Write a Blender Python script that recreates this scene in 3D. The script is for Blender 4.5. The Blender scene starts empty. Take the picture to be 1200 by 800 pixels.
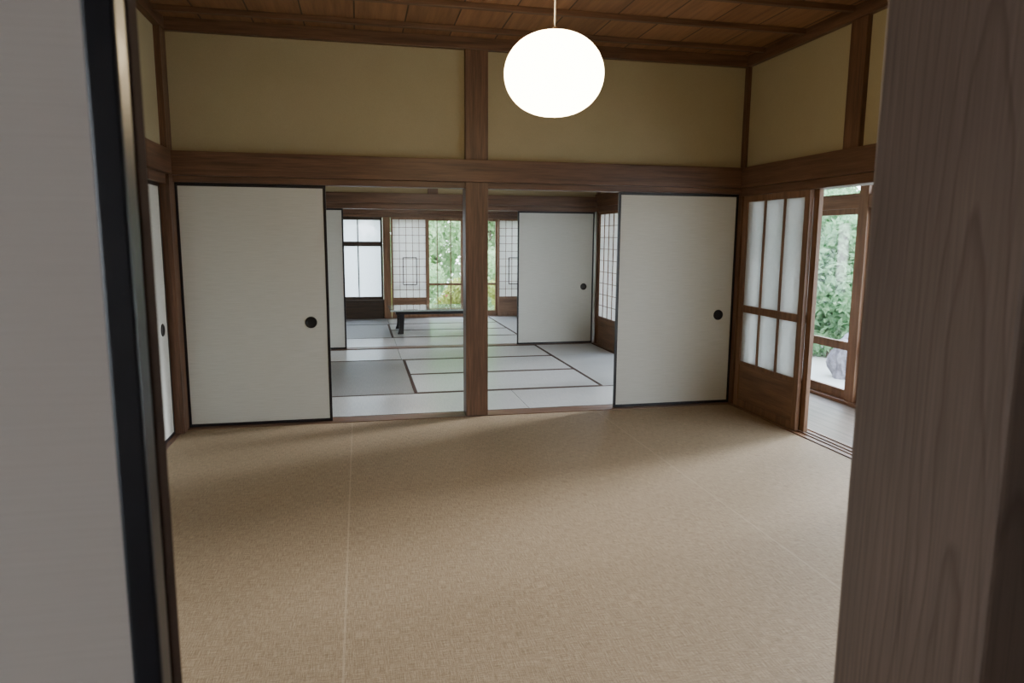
import bpy, bmesh, math, random
import numpy as np
from mathutils import Matrix, Vector
random.seed(4)
C = bpy.context.scene.collection

# ------------------------------------------------------------------ helpers
def new_mat(name):
    m = bpy.data.materials.new(name); m.use_nodes = True
    nt = m.node_tree; nt.nodes.clear()
    out = nt.nodes.new('ShaderNodeOutputMaterial')
    return m, nt, out
def N(nt, t, **kw):
    n = nt.nodes.new(t)
    for k, v in kw.items(): setattr(n, k, v)
    return n
def mapping(nt, scale, loc=(0,0,0), rot=(0,0,0)):
    tc = N(nt,'ShaderNodeTexCoord'); mp = N(nt,'ShaderNodeMapping')
    mp.inputs['Scale'].default_value = scale; mp.inputs['Location'].default_value = loc
    mp.inputs['Rotation'].default_value = rot
    nt.links.new(tc.outputs['Object'], mp.inputs['Vector']); return mp.outputs['Vector']
def noise(nt, vec, scale, detail=4, rough=.6):
    n = N(nt,'ShaderNodeTexNoise'); n.inputs['Scale'].default_value = scale
    n.inputs['Detail'].default_value = detail; n.inputs['Roughness'].default_value = rough
    nt.links.new(vec, n.inputs['Vector']); return n.outputs['Fac']
def ramp(nt, fac, stops):
    r = N(nt,'ShaderNodeValToRGB'); el = r.color_ramp.elements
    while len(el) < len(stops): el.new(.5)
    for e,(p,c) in zip(el, stops): e.position = p; e.color = (*c,1)
    nt.links.new(fac, r.inputs['Fac']); return r.outputs['Color']
def mixc(nt, a, b, fac, mode='MIX'):
    m = N(nt,'ShaderNodeMix', data_type='RGBA', blend_type=mode)
    def put(i,v):
        if hasattr(v,'links'): nt.links.new(v, m.inputs[i])
        elif isinstance(v,(int,float)): m.inputs[i].default_value = v
        else: m.inputs[i].default_value = (*v,1)
    put(0,fac); put(6,a); put(7,b); return m.outputs[2]
def math_(nt, op, a, b=None):
    m = N(nt,'ShaderNodeMath', operation=op)
    for i,v in enumerate((a,b)):
        if v is None: continue
        if hasattr(v,'links'): nt.links.new(v, m.inputs[i])
        else: m.inputs[i].default_value = v
    return m.outputs[0]
def princ(nt, out, col, rough=.6, spec=.5, bump=None, bstr=.2, bdist=.002, metal=0, coat=0):
    p = N(nt,'ShaderNodeBsdfPrincipled')
    if hasattr(col,'links'): nt.links.new(col, p.inputs['Base Color'])
    else: p.inputs['Base Color'].default_value = (*col,1)
    if hasattr(rough,'links'): nt.links.new(rough, p.inputs['Roughness'])
    else: p.inputs['Roughness'].default_value = rough
    p.inputs['Specular IOR Level'].default_value = spec
    p.inputs['Metallic'].default_value = metal; p.inputs['Coat Weight'].default_value = coat
    if bump is not None:
        b = N(nt,'ShaderNodeBump'); b.inputs['Strength'].default_value = bstr
        b.inputs['Distance'].default_value = bdist
        nt.links.new(bump, b.inputs['Height']); nt.links.new(b.outputs[0], p.inputs['Normal'])
    nt.links.new(p.outputs[0], out.inputs[0]); return p

def wood(name, dark, light, axis='z', rough=.45, k=1.0):
    m, nt, out = new_mat(name)
    s = [26*k,26*k,26*k]; s['xyz'.index(axis)] = 1.6*k
    v = mapping(nt, s); f = noise(nt, v, 1.0, 5, .65)
    s2 = [230,230,230]; s2['xyz'.index(axis)] = 6
    f2 = noise(nt, mapping(nt, s2), 1.0, 2, .5)
    c = ramp(nt, f, [(.3,dark),(.7,light)])
    c = mixc(nt, c, ramp(nt, f2, [(.3,(.55,.55,.55)),(.7,(1.1,1.1,1.1))]), .55, 'MULTIPLY')
    princ(nt, out, c, rough, .45, f2, .25, .001); return m

def plain(name, col, rough=.5, spec=.5, metal=0, coat=0, nscale=30, var=.12):
    m, nt, out = new_mat(name)
    f = noise(nt, mapping(nt,(1,1,1)), nscale, 4)
    c = ramp(nt, f, [(.3,tuple(x*(1-var) for x in col)),(.7,tuple(min(1,x*(1+var)) for x in col))])
    princ(nt, out, c, rough, spec, f, .05, .001, metal, coat); return m

DW, LW = (.068,.036,.022), (.19,.10,.058)
M = {}
for ax in 'xyz':
    M['wood_'+ax] = wood('dark_cedar_'+ax, DW, LW, ax)
    M['warm_'+ax] = wood('warm_cedar_'+ax, (.13,.068,.037), (.265,.145,.08), ax)
    M['dark_'+ax] = wood('dark_timber_'+ax, (.03,.02,.015), (.07,.045,.03), ax)  # timber that is dark brown in its own colour

def ceiling_mat():
    m, nt, out = new_mat('ceiling_boards')
    v = mapping(nt,(22,1.3,22)); f = noise(nt, v, 1.0, 5, .65)
    tc = N(nt,'ShaderNodeTexCoord'); sp = N(nt,'ShaderNodeSeparateXYZ'); nt.links.new(tc.outputs['Object'], sp.inputs[0])
    u = math_(nt,'MULTIPLY', sp.outputs[0], 1/.34)
    cell = math_(nt,'FLOOR', u); fr = math_(nt,'FRACT', u)
    wn = N(nt,'ShaderNodeTexWhiteNoise', noise_dimensions='1D'); nt.links.new(cell, wn.inputs['W'])
    c = ramp(nt, f, [(.3,(.18,.093,.048)),(.7,(.35,.19,.098))])
    c = mixc(nt, c, ramp(nt, wn.outputs['Value'], [(0,(.75,.72,.68)),(1,(1.1,1.07,1.03))]), .9, 'MULTIPLY')
    g = math_(nt,'GREATER_THAN', fr, .03)
    c = mixc(nt, (.04,.022,.014), c, g)
    princ(nt, out, c, .5, .4, f, .1); return m
M['ceil'] = ceiling_mat()

def plaster(name, c1, c2):
    m, nt, out = new_mat(name)
    f = noise(nt, mapping(nt,(1,1,1)), 3, 3); g = noise(nt, mapping(nt,(1,1,1)), 260, 3, .7)
    c = ramp(nt, f, [(.3,c1),(.7,c2)])
    c = mixc(nt, c, ramp(nt, g, [(.3,(.82,.82,.82)),(.7,(1.07,1.07,1.07))]), .6, 'MULTIPLY')
    princ(nt, out, c, .95, .1, g, .25, .001); return m
M['plaster'] = plaster('olive_plaster', (.375,.325,.205), (.395,.343,.218))
M['cream'] = plaster('cream_plaster', (.48,.41,.34), (.51,.44,.365))

def fabric_paper(name, c1, c2, zs=330):
    m, nt, out = new_mat(name)
    f = noise(nt, mapping(nt,(7,7,zs)), 1.0, 3, .7)
    c = ramp(nt, f, [(.3,c1),(.7,c2)])
    princ(nt, out, c, .75, .25, f, .15, .001); return m
M['paper'] = fabric_paper('fusuma_paper', (.49,.50,.465), (.58,.59,.555))
M['mauve'] = fabric_paper('mauve_woven_paper', (.515,.44,.385), (.55,.475,.42), 420)
M['lacquer'] = plain('black_lacquer', (.012,.011,.015), .38, .4, coat=.05, var=.2)
M['lacquer_brown'] = plain('brown_lacquer', (.05,.027,.02), .8, .1, var=.2)
M['pull'] = plain('dark_bronze_pull', (.02,.02,.022), .35, .5, metal=.6)
M['cord'] = plain('cord_grey', (.35,.33,.3), .6)

def carpet():
    m, nt, out = new_mat('woven_rush_carpet')
    a = noise(nt, mapping(nt,(380,18,1)), 1.0, 2, .6); b = noise(nt, mapping(nt,(18,380,1)), 1.0, 2, .6)
    d = noise(nt, mapping(nt,(130,130,1)), 1.0, 2, .6)
    big = noise(nt, mapping(nt,(1,1,1)), 1.3, 3)
    s = math_(nt,'ADD', math_(nt,'MULTIPLY',a,.42), math_(nt,'ADD', math_(nt,'MULTIPLY',b,.42), math_(nt,'MULTIPLY',d,.16)))
    c = ramp(nt, s, [(.38,(.175,.126,.077)),(.5,(.275,.209,.134)),(.62,(.385,.305,.207))])
    c = mixc(nt, c, ramp(nt, big, [(.3,(.94,.94,.93)),(.7,(1.03,1.03,1.03))]), 1.0,'MULTIPLY')
    tc = N(nt,'ShaderNodeTexCoord'); sp = N(nt,'ShaderNodeSeparateXYZ'); nt.links.new(tc.outputs['Object'], sp.inputs[0])
    for x0,st in ((-.085,.3),(1.88,.25)):
        dlt = math_(nt,'ABSOLUTE', math_(nt,'SUBTRACT', sp.outputs[0], x0))
        k = math_(nt,'LESS_THAN', dlt, .004)
        c = mixc(nt, c, (.50,.41,.30), math_(nt,'MULTIPLY', k, st))
    princ(nt, out, c, .66, .3, s, .45, .002); return m
M['carpet'] = carpet()

def tatami(name, c1, c2, axis, rough=.30):
    m, nt, out = new_mat(name)
    sc = (160,8,1) if axis=='y' else (8,160,1)
    f = noise(nt, mapping(nt, sc), 1.0, 2)
    c = ramp(nt, f, [(.3,c1),(.7,c2)])
    princ(nt, out, c, rough, .8, f, .10, .001); return m
M['tat_x'] = tatami('tatami_light_x', (.33,.345,.355), (.40,.415,.42), 'x', .32)
M['tat_y'] = tatami('tatami_light_y', (.43,.45,.465), (.50,.52,.53), 'y', .26)
M['tat_d'] = tatami('tatami_sheen_tint', (.165,.17,.175), (.215,.22,.22), 'y', .45)  # darker tint stands in for sheen that changes with weave direction
M['heri'] = plain('tatami_cloth_edge', (.055,.032,.026), .8, .2)

def glass():
    m, nt, out = new_mat('window_glass')
    t = N(nt,'ShaderNodeBsdfTransparent'); t.inputs[0].default_value = (.97,.98,.98,1)
    g = N(nt,'ShaderNodeBsdfGlossy'); g.inputs['Roughness'].default_value = .03
    mx = N(nt,'ShaderNodeMixShader')
    nz = noise(nt, mapping(nt,(1,1,1)), 2.0, 1)
    f = math_(nt,'MULTIPLY', nz, .06)
    nt.links.new(f, mx.inputs[0]); nt.links.new(t.outputs[0], mx.inputs[1]); nt.links.new(g.outputs[0], mx.inputs[2])
    nt.links.new(mx.outputs[0], out.inputs[0]); return m
M['glass'] = glass()
def translucent(name, col, tr, transp=0.0):
    m, nt, out = new_mat(name)
    f = noise(nt, mapping(nt,(1,1,1)), 25, 3)
    c = ramp(nt, f, [(.3,tuple(x*.93 for x in col)),(.7,col)])
    d = N(nt,'ShaderNodeBsdfDiffuse'); t = N(nt,'ShaderNodeBsdfTranslucent')
    nt.links.new(c, d.inputs[0]); nt.links.new(c, t.inputs[0])
    mx = N(nt,'ShaderNodeMixShader'); mx.inputs[0].default_value = tr
    nt.links.new(d.outputs[0], mx.inputs[1]); nt.links.new(t.outputs[0], mx.inputs[2])
    o = mx.outputs[0]
    if transp > 0:
        tp = N(nt,'ShaderNodeBsdfTransparent'); m2 = N(nt,'ShaderNodeMixShader'); m2.inputs[0].default_value = transp
        nt.links.new(o, m2.inputs[1]); nt.links.new(tp.outputs[0], m2.inputs[2]); o = m2.outputs[0]
    nt.links.new(o, out.inputs[0]); return m
M['washi'] = translucent('shoji_paper', (.86,.86,.84), .5)
M['frost'] = translucent('frosted_glass', (.70,.74,.74), .35, .38)
M['milk'] = translucent('milky_glass', (.80,.84,.88), .6, .25)

def lamp_mat(name, power, c1, c2):
    m, nt, out = new_mat(name)
    e = N(nt,'ShaderNodeEmission'); f = noise(nt, mapping(nt,(1,1,1)), 8, 2)
    c = ramp(nt, f, [(.3,c1),(.7,c2)]); nt.links.new(c, e.inputs[0])
    e.inputs[1].default_value = power
    nt.links.new(e.outputs[0], out.inputs[0]); return m
M['lamp'] = lamp_mat('glowing_lamp_paper', 26.0, (1,.77,.46), (1,.79,.49))
M['fill_lamp'] = lamp_mat('added_fill_lamp_glow', 12.0, (1,.90,.74), (1,.92,.78))  # glow of the fill lamps added out of view in the far rooms

def planks(name):
    m, nt, out = new_mat(name)
    f = noise(nt, mapping(nt,(30,1.5,30)), 1.0, 4)
    tc = N(nt,'ShaderNodeTexCoord'); sp = N(nt,'ShaderNodeSeparateXYZ'); nt.links.new(tc.outputs['Object'], sp.inputs[0])
    fr = math_(nt,'FRACT', math_(nt,'MULTIPLY', sp.outputs[0], 1/.11))
    c = ramp(nt, f, [(.3,(.12,.092,.07)),(.7,(.21,.17,.135))])
    c = mixc(nt, (.03,.02,.015), c, math_(nt,'GREATER_THAN', fr, .05))
    princ(nt, out, c, .4, .4, f, .1); return m
M['plank'] = planks('veranda_planks')

def postmat():
    m, nt, out = new_mat('post_with_cathedral_grain')
    tc = N(nt,'ShaderNodeTexCoord'); mp = N(nt,'ShaderNodeMapping')
    mp.inputs['Location'].default_value = (-.40*1.0,-.374,-.78*.05); mp.inputs['Scale'].default_value = (1,1,.05)
    nt.links.new(tc.outputs['Object'], mp.inputs['Vector'])
    dist = noise(nt, mapping(nt,(7,7,1.9)), 1.0, 4, .55)
    dist2 = noise(nt, mapping(nt,(5,5,1.1),(3,7,1)), 1.0, 4, .55)
    va = N(nt,'ShaderNodeVectorMath', operation='ADD'); sc = N(nt,'ShaderNodeVectorMath', operation='SCALE')
    cb = N(nt,'ShaderNodeCombineXYZ'); nt.links.new(dist, cb.inputs[0]); nt.links.new(dist2, cb.inputs[1])
    nt.links.new(cb.outputs[0], sc.inputs[0]); sc.inputs[3].default_value = .055
    nt.links.new(mp.outputs[0], va.inputs[0]); nt.links.new(sc.outputs[0], va.inputs[1])
    ln = N(nt,'ShaderNodeVectorMath', operation='LENGTH'); nt.links.new(va.outputs[0], ln.inputs[0])
    r = math_(nt,'MULTIPLY', ln.outputs['Value'], 150.0)
    fr = math_(nt,'FRACT', r)
    ring = ramp(nt, fr, [(0,(.128,.086,.066)),(.78,(.120,.080,.061)),(.93,(.085,.054,.041)),(1,(.124,.083,.064))])
    fib = noise(nt, mapping(nt,(650,650,9)), 1.0, 3, .6)
    c = mixc(nt, ring, ramp(nt, fib, [(.3,(.68,.68,.68)),(.7,(1.18,1.18,1.18))]), .85,'MULTIPLY')
    big = noise(nt, mapping(nt,(6,6,1)), 1.0, 3)
    c = mixc(nt, c, ramp(nt, big, [(.3,(.82,.82,.82)),(.7,(1.13,1.11,1.08))]), .8,'MULTIPLY')
    crk = noise(nt, mapping(nt,(200,200,4),(9,2,4)), 1.0, 2, .5)
    c = mixc(nt, c, ramp(nt, crk, [(.24,(.4,.37,.35)),(.28,(1,1,1))]), .85,'MULTIPLY')
    princ(nt, out, c, .5, .35, fib, .2, .0008); return m
M['post'] = postmat()

def leafmat(name, c1, c2):
    m, nt, out = new_mat(name)
    f = noise(nt, mapping(nt,(1,1,1)), 9, 3)
    c = ramp(nt, f, [(.35,c1),(.65,c2)])
    d = N(nt,'ShaderNodeBsdfDiffuse'); t = N(nt,'ShaderNodeBsdfTranslucent')
    nt.links.new(c, d.inputs[0]); nt.links.new(c, t.inputs[0])
    mx = N(nt,'ShaderNodeMixShader'); mx.inputs[0].default_value = .45
    nt.links.new(d.outputs[0], mx.inputs[1]); nt.links.new(t.outputs[0], mx.inputs[2])
    nt.links.new(mx.outputs[0], out.inputs[0]); return m
M['leaf'] = leafmat('green_leaves', (.15,.31,.16), (.34,.52,.30))
M['leafl'] = leafmat('light_green_leaves', (.30,.49,.24), (.54,.69,.42))
M['leafy'] = leafmat('yellow_green_leaves', (.32,.40,.10), (.60,.62,.22))
M['flower'] = leafmat('red_flowers', (.7,.12,.12), (.85,.4,.35))
M['bark'] = wood('bark', (.08,.06,.045), (.18,.14,.1), 'z', .9)
M['stone'] = plain('garden_stone', (.22,.21,.24), .9, .2, nscale=9, var=.45)
M['ground'] = plain('pale_gravel', (.52,.52,.48), .95, .1, nscale=60, var=.2)

def finish(o, label=None, cat=None, kind=None, group=None):
    if label: o['label'] = label
    if cat: o['category'] = cat
    if kind: o['kind'] = kind
    if group: o['group'] = group
    return o
def link(o, parent=None):
    C.objects.link(o)
    if parent: o.parent = parent
    return o
def boxes(name, bl, mat, parent=None, bevel=0.0, **kw):
    bm = bmesh.new()
    for (x0,x1,y0,y1,z0,z1) in bl:
        mtx = Matrix.Translation(((x0+x1)/2,(y0+y1)/2,(z0+z1)/2)) @ Matrix.Diagonal((abs(x1-x0),abs(y1-y0),abs(z1-z0),1))
        bmesh.ops.create_cube(bm, size=1, matrix=mtx)
    if bevel:
        bmesh.ops.bevel(bm, geom=bm.edges[:], offset=bevel, segments=2, affect='EDGES', profile=.6)
    me = bpy.data.meshes.new(name); bm.to_mesh(me); bm.free(); me.materials.append(mat)
    o = bpy.data.objects.new(name, me); link(o, parent); return finish(o, **kw)
def lathe(name, prof, mat, parent=None, axis='z', seg=48, loc=(0,0,0), smooth=True):
    verts=[]; faces=[]
    n=len(prof)
    for i in range(seg):
        a=2*math.pi*i/seg
        for r,h in prof:
            if axis=='z': v=(r*math.cos(a), r*math.sin(a), h)
            else: v=(r*math.cos(a), h, r*math.sin(a))
            verts.append((v[0]+loc[0],v[1]+loc[1],v[2]+loc[2]))
    for i in range(seg):
        j=(i+1)%seg
        for k in range(n-1):
            faces.append((i*n+k, j*n+k, j*n+k+1, i*n+k+1))
    me=bpy.data.meshes.new(name); me.from_pydata(verts,[],faces)
    bm=bmesh.new(); bm.from_mesh(me); bmesh.ops.remove_doubles(bm, verts=bm.verts, dist=1e-5)
    bmesh.ops.recalc_face_normals(bm, faces=bm.faces); bm.to_mesh(me); bm.free()
    me.materials.append(mat)
    if smooth:
        for p in me.polygons: p.use_smooth=True
    o=bpy.data.objects.new(name,me); return link(o,parent)
def empty(name, loc, rotz=0, **kw):
    e=bpy.data.objects.new(name,None); e.empty_display_size=.2
    e.location=loc; e.rotation_euler=(0,0,rotz); C.objects.link(e); return finish(e,**kw)

cnt={'door':0,'window':0,'trim':0}
def nm(k): cnt[k]+=1; return f"{k}_{cnt[k]}"
def trim(bl, mat, label, bevel=.004):
    return finish(boxes(nm('trim'), bl, mat, bevel=bevel), label, 'wooden trim', 'structure')

Z0=.006; ZT=1.76
def fusuma(p0, w, rotz=0, handle='r', sides=(-1,1), lab='white paper sliding door with black lacquer frame', fr=.02, h=ZT-Z0, fm='lacquer', T=.022, pm='paper'):
    e=empty(nm('door'), (p0[0],p0[1],Z0), rotz, label=lab, cat='sliding door', kind='structure')
    t=T/2
    boxes('paper_panel', [(fr*.6,w-fr*.6,-t+.003,t-.003,fr*.6,h-fr*.6)], M[pm], e)
    boxes('frame', [(0,fr,-t,t,0,h),(w-fr,w,-t,t,0,h),(fr-.001,w-fr+.001,-t,t,0,fr*1.1),(fr-.001,w-fr+.001,-t,t,h-fr*1.1,h)], M[fm], e, bevel=.002, label='glossy dark lacquer frame')
    hx = w-.135 if handle=='r' else .135
    for s in sides:
        y=s*(t-.003)
        lathe('handle', [(0.0001,y-s*.0),(.028,y+s*.0005),(.033,y+s*.003),(.036,y+s*.0055),(.041,y+s*.005),(.044,y+s*.001),(.044,y-s*.002)], M['pull'], e, axis='y', loc=(hx,0,.765), seg=32)
    return e

def shoji(p0, w, rotz=0, cols=5, rows=10, low=.34, inset=None, h=ZT-Z0, wm='warm', lab='white paper lattice sliding screen in cedar frame'):
    e=empty(nm('door'), (p0[0],p0[1],Z0), rotz, label=lab, cat='paper screen', kind='structure')
    s=.03; t=.015
    boxes('frame', [(0,s,-t,t,0,h),(w-s,w,-t,t,0,h),(s,w-s,-t,t,0,.05),(s,w-s,-t,t,h-.035,h),(s,w-s,-t,t,low-.02,low+.015)], M[wm+'_z'], e, bevel=.002)
    boxes('lower_panel', [(s-.005,w-s+.005,-.006,.006,.045,low-.015)], M[wm+'_x'], e, label='cedar board panel')
    bl=[]; k=.004; z0=low+.015; z1=h-.035
    for i in range(1,cols):
        x=s+(w-2*s)*i/cols; bl.append((x-k,x+k,-.012,-.001,z0,z1))
    for i in range(1,rows):
        z=z0+(z1-z0)*i/rows; bl.append((s,w-s,-.0115,-.0015,z-k,z+k))
    boxes('lattice', bl, M['warm_x'], e)
    boxes('paper', [(s-.003,w-s+.003,0,.0012,z0-.003,z1+.003)], M['washi'], e)
    if inset:
        a,b,c,d=inset; q=.014
        boxes('inset_frame', [(a-q,a,-.016,.004,c-q,d+q),(b,b+q,-.016,.004,c-q,d+q),(a,b,-.016,.004,c-q,c),(a,b,-.016,.004,d,d+q)], M['dark_x'], e, label='small dark inset frame')
    return e

def glassdoor(kindname, p0, w, rotz=0, rails=(), bars=(), low=0, h=ZT-Z0, mat='warm', gm='glass', s=.045, z=Z0, bottom=.07, top=.05, lab='wooden framed glass sliding door', bt=.016, cat='glass door'):
    e=empty(nm(kindname), (p0[0],p0[1],z), rotz, label=lab, cat=cat, kind='structure')
    t=.016
    bl=[(0,s,-t,t,0,h),(w-s,w,-t,t,0,h),(s,w-s,-t,t,0,bottom),(s,w-s,-t,t,h-top,h)]
    for (a,b) in rails: bl.append((s,w-s,-t+.001,t-.001,a,b))
    boxes('frame', bl, M[mat+'_z'], e, bevel=.002)
    lz = low if low else bottom
    if low: boxes('lower_panel', [(s-.004,w-s+.004,-.006,.006,bottom-.01,low)], M[mat+'_x'], e, label='cedar board panel')
    boxes('glass_pane', [(s-.004,w-s+.004,-.002,.002,lz,h-top+.005)], M[gm], e, label='clear glass' if gm=='glass' else 'frosted glass')
    for x in bars:
        boxes('glazing_bar', [(x-bt/2,x+bt/2,-.011,.011,lz,h-top)], M[mat+'_z'], e)
    return e

# ------------------------------------------------------------------ layout constants
XL, XR = -1.30, 3.14
Y0, Y1, Y2, Y3 = .443, 5.40, 9.00, 12.45
ZC = 2.87
R90 = math.pi/2

def slab(name, b, mat, label, cat, bevel=0): return finish(boxes(name,[b],mat,bevel=bevel), label, cat, 'structure')
slab('floor',(XL-.2,XR+.1,-2.6,13.0,-.12,-.02),M['dark_x'],'dark timber subfloor under the mats','floor')
slab('ceiling',(XL-.2,XR+.1,.32,5.43,ZC,ZC+.05),M['ceil'],'brown cedar board ceiling','ceiling')
slab('ceiling',(XL-.2,XR+.1,5.43,12.6,ZC,ZC+.05),M['ceil'],'brown cedar board ceiling of the adjoining rooms','ceiling')
finish(boxes('rush_carpet',[(XL,XR-.06,.45,5.335,-.02,.0)],M['carpet']),'brown woven rush carpet covering the room floor','carpet')
for i in range(10):
    y=5.10-.5*i
    trim([(XL,XR,y-.02,y+.02,ZC-.035,ZC)],M['wood_x'],'thin dark ceiling batten')
for y in (6.0,7.0,8.0,9.6,10.6,11.6):
    trim([(XL,XR,y-.02,y+.02,ZC-.035,ZC)],M['wood_x'],'thin dark ceiling batten')

def partition(y, name, zk, n0, n1):
    finish(boxes(name,[(XL-.1,XR+.1,y-.01,y+.05,1.83,ZC)],M['plaster']),'olive plaster wall above the lintel','wall','structure')
    trim([(XL,XR,y-.085,y-.01,n0,n1)],M['wood_x'],'dark timber beam running above the doors')
    trim([(XL,XR,y+.05,y+.12,n0,n1)],M['wood_x'],'dark timber beam running above the doors')
    trim([(XL,XR,y-.045,y+.085,zk,1.837)],M['wood_x'],'grooved timber lintel')
    trim([(XL,XR,y-.06,y-.01,2.785,ZC)],M['wood_x'],'dark ceiling moulding')
    trim([(XL,XR,y+.05,y+.1,2.785,ZC)],M['wood_x'],'dark ceiling moulding')
    trim([(XL,XR,y-.065,y+.09,-.02,.005)],M['wood_x'],'polished timber door sill with tracks',.002)
partition(Y1,'wall_far',1.780,1.825,1.99)
partition(Y2,'wall_far',ZT,1.83,1.955)
trim([(.80,.975,5.345,5.50,.005,1.826),(.80,.975,5.350,5.50,1.826,ZC)],M['wood_z'],'square dark timber post in the middle of the doorway')
trim([(.86,.99,8.96,9.08,1.955,2.79)],M['wood_z'],'short timber strut above the beam')
trim([(XL-.1,-1.26,5.25,5.50,-.02,ZC)],M['wood_z'],'dark timber corner post')
trim([(3.112,3.23,5.335,5.50,-.02,ZC)],M['wood_z'],'dark timber corner post')
for y in (8.92,12.33):
    trim([(XL-.1,-1.26,y,y+.16,-.02,ZC)],M['wood_z'],'dark timber corner post')
    trim([(3.10,3.23,y,y+.16,-.02,ZC)],M['wood_z'],'dark timber corner post')

fusuma((-1.262,5.40),1.03,handle='r',h=1.773)
fusuma((2.053,5.40),1.059,handle='r',h=1.773,lab='white paper sliding door beside the corner post')
fusuma((-1.26,8.985),1.075,handle='l')
fusuma((2.03,8.985),1.05,handle='r',lab='white paper sliding door in the further room')

finish(boxes('wall_left',[(XL-.1,XL,.44,5.3,1.82,ZC),(XL-.1,XL,5.48,12.6,1.82,ZC),(XL-.16,XL-.10,.44,12.6,-.02,1.9)],M['plaster']),'olive plaster wall above the beam','wall','structure')
trim([(XL,-1.24,.46,5.26,1.825,1.99)],M['wood_y'],'dark timber beam running above the doors')
trim([(XL-.09,-1.28,.46,5.26,ZT,1.825)],M['wood_y'],'grooved timber lintel')
trim([(XL,-1.25,.46,5.34,2.785,ZC)],M['wood_y'],'dark ceiling moulding')
trim([(XL-.09,-1.285,.46,5.26,-.02,.005)],M['wood_y'],'timber door sill',.002)
for i,y in enumerate((4.18,3.12,2.06,1.0)):
    fusuma((-1.33-(.026 if i%2 else 0),y+1.05),1.06,rotz=-R90,handle='l',sides=(1,),lab='white paper sliding door along the side wall')

finish(boxes('wall_right',[(XR,XR+.06,.32,12.6,1.82,ZC)],M['plaster']),'olive plaster wall above the beam','wall','structure')
trim([(3.085,XR,.46,5.34,1.825,1.99)],M['wood_y'],'dark timber beam running above the doors')
trim([(3.085,XR,5.5,12.4,1.825,1.99)],M['wood_y'],'dark timber beam running above the doors')
trim([(3.11,3.25,.46,12.4,ZT,1.825)],M['wood_y'],'grooved timber lintel')
trim([(3.095,XR,.46,5.34,2.785,ZC)],M['wood_y'],'dark ceiling moulding')
trim([(3.105,XR+.01,3.97,4.12,1.99,2.786)],M['wood_z'],'short timber strut above the beam')
trim([(3.08,3.27,.46,12.4,-.04,-.002),(3.095,3.125,.46,12.4,-.01,.004),(3.155,3.165,.46,12.4,-.01,.004),(3.20,3.215,.46,12.4,-.01,.004),(3.255,3.27,.46,12.4,-.01,.004)],M['warm_y'],'timber sill with sliding tracks',.001)
gl=dict(rails=[(.355,.385),(.80,.86)],low=.36,gm='frost',bars=(.31,.57),mat='warm',s=.06,bottom=.06,bt=.022)
glassdoor('door',(3.14,5.33),.88,rotz=-R90,lab='cedar sliding door with frosted panes and lower board panel',**gl)
gl2=dict(gl); gl2['bars']=(.22,.48,.72); gl2['bt']=.05
glassdoor('door',(3.182,5.285),.88,rotz=-R90,lab='cedar sliding door stacked on the outer track',**gl2)
glassdoor('door',(3.14,1.45),.88,rotz=-R90,lab='unseen cedar sliding door with frosted panes, added to cut daylight',**gl)
glassdoor('door',(3.182,2.30),.88,rotz=-R90,lab='unseen cedar sliding door with frosted panes, added to cut daylight',**gl)  # extra closed panel, out of view, added to darken the main room
shoji((3.14,8.92),.90,rotz=-R90,cols=5,rows=9,low=.36)
shoji((3.14,12.33),.90,rotz=-R90,cols=5,rows=9,low=.36)

finish(boxes('wall_near',[(.48,XR,.35,.41,-.02,1.83),(-2.3,XR,.35,.41,1.82,ZC),(-2.3,-2.1,.35,.41,-.02,1.83)],M['plaster']),'plaster wall around the entrance doorway','wall','structure')
trim([(.36,.48,.317,.443,-.02,ZC)],M['post'],'thick grained timber post beside the doorway',.003)
trim([(-2.2,.36,.35,.47,ZT,1.825)],M['wood_x'],'grooved timber lintel')
trim([(-1.3,.36,.41,.48,1.825,1.99),(.48,3.1,.41,.48,1.825,1.99)],M['wood_x'],'dark timber beam above the entrance')
trim([(-2.2,.36,.36,.47,-.02,.005)],M['wood_x'],'timber door sill',.002)
fusuma((-.1165-1.05,.410),1.05,handle='l',fr=.0155,T=.019,pm='mauve',lab='beige woven fabric sliding door with black frame beside the doorway')
fusuma((-.1165-1.05,.4325),1.05,handle='l',fr=.0165,T=.019,pm='mauve',fm='lacquer_brown',lab='fabric sliding door on the inner track with brown frame')
fusuma((-2.13,.410),.96,handle='r',fr=.0165,T=.019,pm='mauve')

finish(boxes('wall_back',[(-2.3,2.3,-2.66,-2.6,-.02,ZC)],M['cream']),'cream plaster wall','wall','structure')
finish(boxes('wall_left',[(-2.36,-2.3,-2.66,.41,2.1,ZC),(-2.36,-2.3,-2.66,-1.55,-.02,2.1),(-2.36,-2.3,-.4,.41,-.02,2.1),(-2.36,-2.3,-1.55,-.4,-.02,.4)],M['cream']),'cream plaster wall with an opening for the added window','wall','structure')
finish(boxes('wall_right',[(2.3,2.36,-2.66,.35,-.02,ZC)],M['cream']),'cream plaster wall','wall','structure')
slab('ceiling',(-2.36,2.36,-2.66,.32,ZC,ZC+.05),M['ceil'],'brown cedar board ceiling of the entrance room','ceiling')
slab('floor',(-2.36,2.36,-2.66,.36,-.019,-.005),M['plank'],'timber plank floor of the entrance room','floor')
glassdoor('window',(-2.33,-.4),1.15,rotz=-R90,z=.4,h=1.7,rails=[(.8,.84)],lab='unseen wooden framed window added to light the entrance room',cat='window')  # added out of view so skylight reaches the near doors and post

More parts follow.
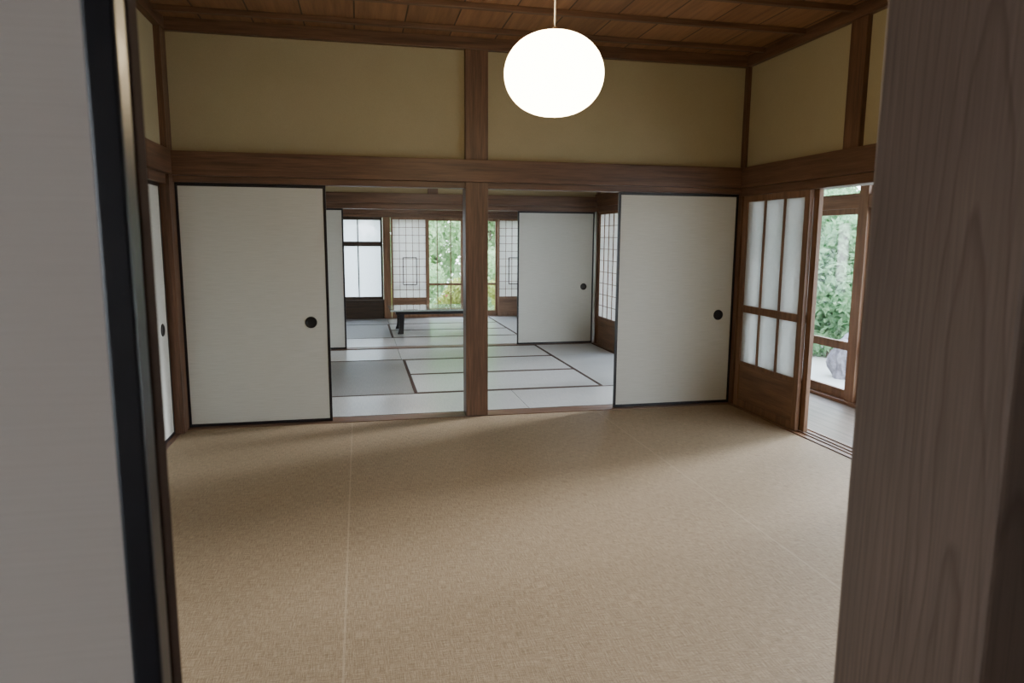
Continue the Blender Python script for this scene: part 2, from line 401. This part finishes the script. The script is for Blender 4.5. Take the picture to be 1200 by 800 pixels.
finish(boxes('wall_far',[(XL-.1,XR+.1,Y3+.0,Y3+.06,1.82,ZC),(XL-.1,.41,Y3,Y3+.06,-.02,.31)],M['plaster']),'plaster wall around the garden windows','wall','structure')
trim([(XL,XR,Y3-.07,Y3,1.825,1.99)],M['wood_x'],'dark timber beam above the garden windows')
trim([(XL,XR,Y3-.03,Y3+.14,ZT,1.825)],M['wood_x'],'grooved timber lintel')
trim([(.41,XR,Y3-.05,Y3+.16,-.02,.005)],M['wood_x'],'timber door sill',.002)
trim([(.405,.535,Y3-.05,Y3+.12,-.02,ZT)],M['warm_z'],'cedar post between window and screens')
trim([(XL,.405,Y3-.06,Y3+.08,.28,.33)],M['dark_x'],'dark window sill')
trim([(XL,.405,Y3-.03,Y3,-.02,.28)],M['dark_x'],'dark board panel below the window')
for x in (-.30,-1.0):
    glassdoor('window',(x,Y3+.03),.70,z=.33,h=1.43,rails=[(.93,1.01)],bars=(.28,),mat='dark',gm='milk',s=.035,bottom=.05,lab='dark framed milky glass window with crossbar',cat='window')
ins=(.21,.43,.59,1.05)
shoji((.545,Y3),.63,cols=5,rows=10,low=.34,inset=ins,lab='paper lattice screen with small dark inset frame')
shoji((2.45,Y3),.63,cols=5,rows=10,low=.34,inset=ins,lab='paper lattice screen with small dark inset frame')
for i,x in enumerate((.545,1.18,1.815,2.45)):
    glassdoor('door',(x,Y3+.075),.635,rails=[(.56,.60)],bars=(.18,.42),bottom=.1,mat='warm',s=.035,lab='cedar framed garden glass door')

XE=4.23
slab('floor',(XR+.13,XE+.1,-.2,13.0,-.08,-.03),M['plank'],'weathered timber plank veranda floor','veranda floor')
slab('ceiling',(XR+.06,XE+.7,-.2,13.2,2.45,2.5),M['ceil'],'timber board veranda ceiling','ceiling')
finish(boxes('wall_right',[(XE-.03,XE+.03,-.2,13.0,2.10,2.46)],M['cream']),'cream plaster wall above the veranda glazing','wall','structure')
trim([(XE-.05,XE+.05,-.2,13.0,1.68,1.79)],M['warm_y'],'cedar head rail above the veranda glass doors')
trim([(XE-.05,XE+.05,-.2,13.0,2.05,2.12)],M['warm_y'],'cedar beam above the transom glass')
trim([(XE-.07,XE+.07,-.2,13.0,-.06,.0)],M['warm_y'],'veranda glass door sill')
finish(boxes('wall_far',[(XR+.07,XE,12.95,13.0,-.06,2.46)],M['cream']),'cream plaster end wall of the veranda','wall','structure')
finish(boxes('wall_near',[(XR+.07,XE,-.2,-.15,-.06,2.46)],M['cream']),'cream plaster end wall of the veranda','wall','structure')
for y in (1.58,3.40,5.22,7.04,8.86,10.68,12.5):
    trim([(XE-.055,XE+.055,y-.055,y+.055,-.06,2.10)],M['warm_z'],'square cedar veranda post')
    for j in (0,1):
        ya=y-.055-j*.855
        glassdoor('door',(XE,ya),.85,rotz=-R90,z=.0,h=1.68,rails=[(.435,.51)],bottom=.08,s=.05,lab='cedar framed veranda glass door')
    glassdoor('window',(XE,y-.055),1.71,rotz=-R90,z=1.79,h=.26,bars=(.57,1.14),bottom=.02,top=.02,s=.02,lab='transom glass above the veranda doors',cat='window')

def mat_(x0,x1,y0,y1,tone=None,group='tatami mats in the adjoining room'):
    g=.002; x0+=g;x1-=g;y0+=g;y1-=g
    along = 'x' if (x1-x0)>(y1-y0) else 'y'
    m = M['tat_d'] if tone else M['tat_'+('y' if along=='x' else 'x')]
    o=boxes('tatami_mat',[(x0,x1,y0,y1,-.02,.0)],m,bevel=.002)
    lab='tatami mat tinted darker for its weave sheen, with dark cloth edges' if tone else 'pale straw tatami mat with dark cloth edges'
    finish(o,lab,'tatami mat',None,group)
    b=.028
    if along=='x': bl=[(x0,x1,y0,y0+b,-.002,.0015),(x0,x1,y1-b,y1,-.002,.0015)]
    else: bl=[(x0,x0+b,y0,y1,-.002,.0015),(x1-b,x1,y0,y1,-.002,.0015)]
    for q in bl: boxes('cloth_border',[q],M['heri'],o)
A=5.49;
mat_(XL,1.36-1.81,A,6.27); mat_(-.45,1.36,A,6.27); mat_(1.36,3.08,A,6.27)
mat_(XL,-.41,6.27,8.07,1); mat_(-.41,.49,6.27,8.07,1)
mat_(.49,2.25,6.27,7.17); mat_(.49,2.25,7.17,8.07); mat_(2.25,3.08,6.27,8.07)
mat_(XL,.45,8.07,8.93); mat_(.45,2.25,8.07,8.93); mat_(2.25,3.08,8.07,8.93)
B=9.09; g3='tatami mats in the garden room'
mat_(XL,.45,B,9.95,None,g3); mat_(.45,2.25,B,9.95,None,g3); mat_(2.25,3.08,B,10.85,None,g3)
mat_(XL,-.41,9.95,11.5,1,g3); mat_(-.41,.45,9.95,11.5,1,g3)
mat_(.45,2.25,9.95,10.75,None,g3); mat_(.45,2.25,10.75,11.55,None,g3); mat_(2.25,3.08,10.85,12.4,None,g3)
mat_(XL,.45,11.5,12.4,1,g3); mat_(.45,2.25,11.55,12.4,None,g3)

tb=empty('low_table',(.42,10.2,.002),0,label='black lacquered low table with slightly curved legs and glossy top with its reflection tinted in',cat='low table')
M['tabletop']=plain('table_top_reflection_tint',(.36,.41,.40),.14,1.0,coat=1.0)  # pale greenish base colour stands in for the garden's reflection
boxes('tabletop',[(0,1.42,0,.85,.338,.362)],M['tabletop'],tb,bevel=.004)
boxes('apron',[(.08,1.34,.06,.08,.29,.339),(.08,1.34,.77,.79,.29,.339),(.08,.10,.08,.77,.29,.339),(1.32,1.34,.08,.77,.29,.339)],M['lacquer'],tb,bevel=.003)
def leg(px,py,sx,sy):
    bm=bmesh.new(); prev=None
    prof=[(.338,.0,.042),(.27,.003,.042),(.2,.006,.037),(.12,.004,.034),(.06,-.002,.036),(.02,-.010,.041),(0,-.014,.043)]
    for z,off,r in prof:
        cx=px+sx*-off; cy=py+sy*-off
        ring=[bm.verts.new((cx+a*r,cy+b*r,z)) for a,b in ((-1,-1),(1,-1),(1,1),(-1,1))]
        if prev:
            for i in range(4): bm.faces.new((prev[i],prev[(i+1)%4],ring[(i+1)%4],ring[i]))
        else: bm.faces.new(ring)
        prev=ring
    bm.faces.new(prev[::-1]); bmesh.ops.recalc_face_normals(bm,faces=bm.faces)
    me=bpy.data.meshes.new('leg'); bm.to_mesh(me); bm.free(); me.materials.append(M['lacquer'])
    o=bpy.data.objects.new('leg',me); link(o,tb)
    md=o.modifiers.new('b','BEVEL'); md.width=.006; md.segments=2
for px,sx in ((.16,-1),(1.25,1)):
    for py,sy in ((.12,-1),(.73,1)): leg(px,py,sx,sy)

H=.172
def pendant(x,y,mat,label):
    lp=empty('pendant_lamp',(x,y,1.925),0,label=label,cat='pendant lamp')
    prof=[(.0001,.002)]; a0=math.radians(9)
    for i in range(33):
        t=a0+(math.pi-2*a0)*i/32
        prof.append((.213*(math.sin(t)**.88), H-H*math.cos(t)))
    lathe('lamp_shade',prof,M[mat],lp,seg=64)
    lathe('lamp_collar',[(.042,2*H-.003),(.040,2*H+.004),(.02,2*H+.009),(.008,2*H+.02),(.0001,2*H+.021)],M['cord'],lp,seg=32)
    lathe('cord',[(.0001,2*H+.018),(.0035,2*H+.018),(.0035,.93),(.0001,.93)],M['cord'],lp,seg=10)
    lathe('ceiling_rose',[(.0001,.905),(.035,.907),(.05,.925),(.052,.945)],M['cord'],lp,seg=32)
pendant(.832,3.0,'lamp','glowing round white paper pendant lamp on a thin cord')
pendant(.9,7.25,'fill_lamp','unseen paper pendant lamp added to brighten the adjoining room')  # added above the lintel, out of view, to brighten this room
pendant(.9,10.8,'fill_lamp','unseen paper pendant lamp added to brighten the garden room')  # second added lamp, also out of view, as fill light

slab('garden_ground',(-14,26,-14,36,-.62,-.5),M['ground'],'pale gravel garden ground','ground')
rng=np.random.default_rng(3)
def leaves(name, blobs, n, size, mat, parent=None):
    vol=np.array([b[3]**2 for b in blobs]); vol=vol/vol.sum()
    idx=rng.choice(len(blobs),n,p=vol); bl=np.array([b[:4] for b in blobs])[idx]
    d=rng.normal(size=(n,3)); d/=np.linalg.norm(d,axis=1)[:,None]
    r=rng.uniform(.55,1.05,n)**.6
    c=bl[:,:3]+d*(r*bl[:,3])[:,None]*np.array([1,1,.9])
    u=rng.normal(size=(n,3)); u/=np.linalg.norm(u,axis=1)[:,None]
    w=np.cross(u,d+rng.normal(scale=.5,size=(n,3))); w/=np.linalg.norm(w,axis=1)[:,None]+1e-6
    s=size*rng.uniform(.6,1.4,n)[:,None]
    v=np.stack([c-u*s, c+w*s*.45, c+u*s, c-w*s*.45],1).reshape(-1,3)
    me=bpy.data.meshes.new(name); me.from_pydata(v.tolist(),[],np.arange(4*n).reshape(n,4).tolist())
    me.materials.append(mat); o=bpy.data.objects.new(name,me); o['kind']='stuff'; return link(o,parent)
def tube(name, pts, r0, r1, mat, parent):
    bm=bmesh.new(); prev=None; m=len(pts)
    for i,p in enumerate(pts):
        r=r0+(r1-r0)*i/(m-1)
        ring=[bm.verts.new((p[0]+r*math.cos(a),p[1]+r*math.sin(a),p[2])) for a in [2*math.pi*j/10 for j in range(10)]]
        if prev:
            for j in range(10): bm.faces.new((prev[j],prev[(j+1)%10],ring[(j+1)%10],ring[j]))
        prev=ring
    me=bpy.data.meshes.new(name); bm.to_mesh(me); bm.free(); me.materials.append(mat)
    return link(bpy.data.objects.new(name,me),parent)
def shrub(x,y,r,h,mat='leaf',n=2600,size=.05,flowers=0,label='rounded green garden shrub'):
    e=empty('garden_shrub',(x,y,-.5),0,label=label,cat='shrub')
    bl=[]
    for i in range(14):
        a=random.uniform(0,6.28); rr=random.uniform(.38,.5)*r; q=random.uniform(0,1)*(r-rr)
        bl.append((q*math.cos(a),q*math.sin(a),rr*.9+(h-rr*1.8)*i/13,rr))
    leaves('foliage',bl,n,size,M[mat],e)
    tube('stem',[(0,0,0),(.03,.02,h*.3),(-.02,.03,h*.6)],.05,.02,M['bark'],e)
    if flowers: leaves('flowers',bl,flowers,size*.8,M['flower'],e)
def tree(x,y,h,r,n=12000,mat='leaf'):
    e=empty('garden_tree',(x,y,-.5),0,label='leafy green garden tree with thin trunk',cat='tree')
    tube('trunk',[(0,0,0),(.05,.03,h*.3),(-.04,.05,h*.6),(0,0,h*.85)],.11,.03,M['bark'],e)
    bl=[]
    for i in range(26):
        a=random.uniform(0,6.28); rr=random.uniform(.35,.48)*r; q=random.uniform(.1,1)*(r-rr)
        bl.append((q*math.cos(a),q*math.sin(a),rr*.9+(h-rr*1.8)*i/25,rr))
    leaves('foliage',bl,n,.085,M[mat],e)
for (x,y,r,h) in ((7.5,9.9,.95,2.3),(8.9,11.5,1.05,2.9),(6.9,12.0,.95,2.2),(10.2,13.7,1.1,3.2),(8.0,14.2,1.1,2.6),(11.1,10.6,1.05,2.8)):
    shrub(x,y,r,h,n=8000,size=.07)
for (x,y,r,h,mt,f) in ((.75,14.4,.55,1.05,'leafy',60),(1.9,14.2,.55,1.1,'leafy',120),(3.05,14.4,.55,1.1,'leafy',60),(1.3,15.9,.72,1.6,'leafl',0),(2.8,16.0,.72,1.7,'leafl',0),(4.3,16.2,.74,1.7,'leafl',0)):
    shrub(x,y,r,h,mt,n=4000,size=.05,flowers=f,label='yellow green flowering shrub' if mt=='leafy' else 'rounded green garden shrub')
for t in ((1.0,18.4,4.5,1.2),(3.4,18.6,4.8,1.2),(5.8,18.8,4.5,1.2),(2.2,21,6,1.3),(4.8,21.4,6,1.3),(7.4,21.8,6,1.3),(-.4,21,6,1.3)): tree(*t,mat='leafl')
for t in ((12.6,17.6,6,1.6),(15.2,14.4,6,1.6),(10.0,17.0,5,1.0),(13.4,11.6,5,1.2)): tree(*t)
def rock(x,y,s,lab):
    bm=bmesh.new(); bmesh.ops.create_icosphere(bm,subdivisions=4,radius=1)
    from mathutils import noise as mn
    for v in bm.verts:
        k=1+.45*mn.noise(v.co*1.3+Vector((x,y,0)))+.2*mn.noise(v.co*4)
        v.co=Vector((v.co.x*s[0]*k,v.co.y*s[1]*k,max(v.co.z,-.6)*s[2]*k))
    me=bpy.data.meshes.new('garden_rock'); bm.to_mesh(me); bm.free(); me.materials.append(M['stone'])
    o=bpy.data.objects.new('garden_rock',me); o.location=(x,y,-.5+.5*s[2]); link(o); finish(o,lab,'rock')
rock(6.7,8.35,(.26,.24,.42),'tall grey weathered garden stone')
rock(5.7,8.6,(.25,.22,.2),'low grey garden stone')

# ------------------------------------------------------------------ light
w=bpy.data.worlds.new('World'); bpy.context.scene.world=w; w.use_nodes=True
nt=w.node_tree; bg=nt.nodes['Background']
tc=N(nt,'ShaderNodeTexCoord'); sp=N(nt,'ShaderNodeSeparateXYZ'); nt.links.new(tc.outputs['Generated'],sp.inputs[0])
c=ramp(nt, sp.outputs[2], [(0,(.90,.945,1.0)),(1,(.54,.67,.86))]); nt.links.new(c,bg.inputs[0])
bg.inputs[1].default_value=14
s=bpy.data.lights.new('sun','SUN'); s.energy=13; s.angle=math.radians(17); s.color=(.97,.97,1)
so=bpy.data.objects.new('sun',s); C.objects.link(so)
dirv=Vector((-.937*math.cos(math.radians(15)),-.35*math.cos(math.radians(15)),-math.sin(math.radians(15))))
so.rotation_euler=dirv.to_track_quat('-Z','Y').to_euler(); so.location=(10,8,6)

# ------------------------------------------------------------------ camera
cam=bpy.data.cameras.new('camera'); cam.sensor_width=36; cam.lens=36*815/1200; cam.clip_start=.02
cam.dof.use_dof=True; cam.dof.focus_distance=4.5; cam.dof.aperture_fstop=11
co=bpy.data.objects.new('camera',cam); C.objects.link(co)
th,p,ro=math.radians(12.33),math.radians(8.38),math.radians(.36)
co.matrix_world=Matrix.Translation((0,0,1.40))@Matrix.Rotation(-th,4,'Z')@Matrix.Rotation(math.pi/2-p,4,'X')@Matrix.Rotation(ro,4,'Z')
bpy.context.scene.camera=co
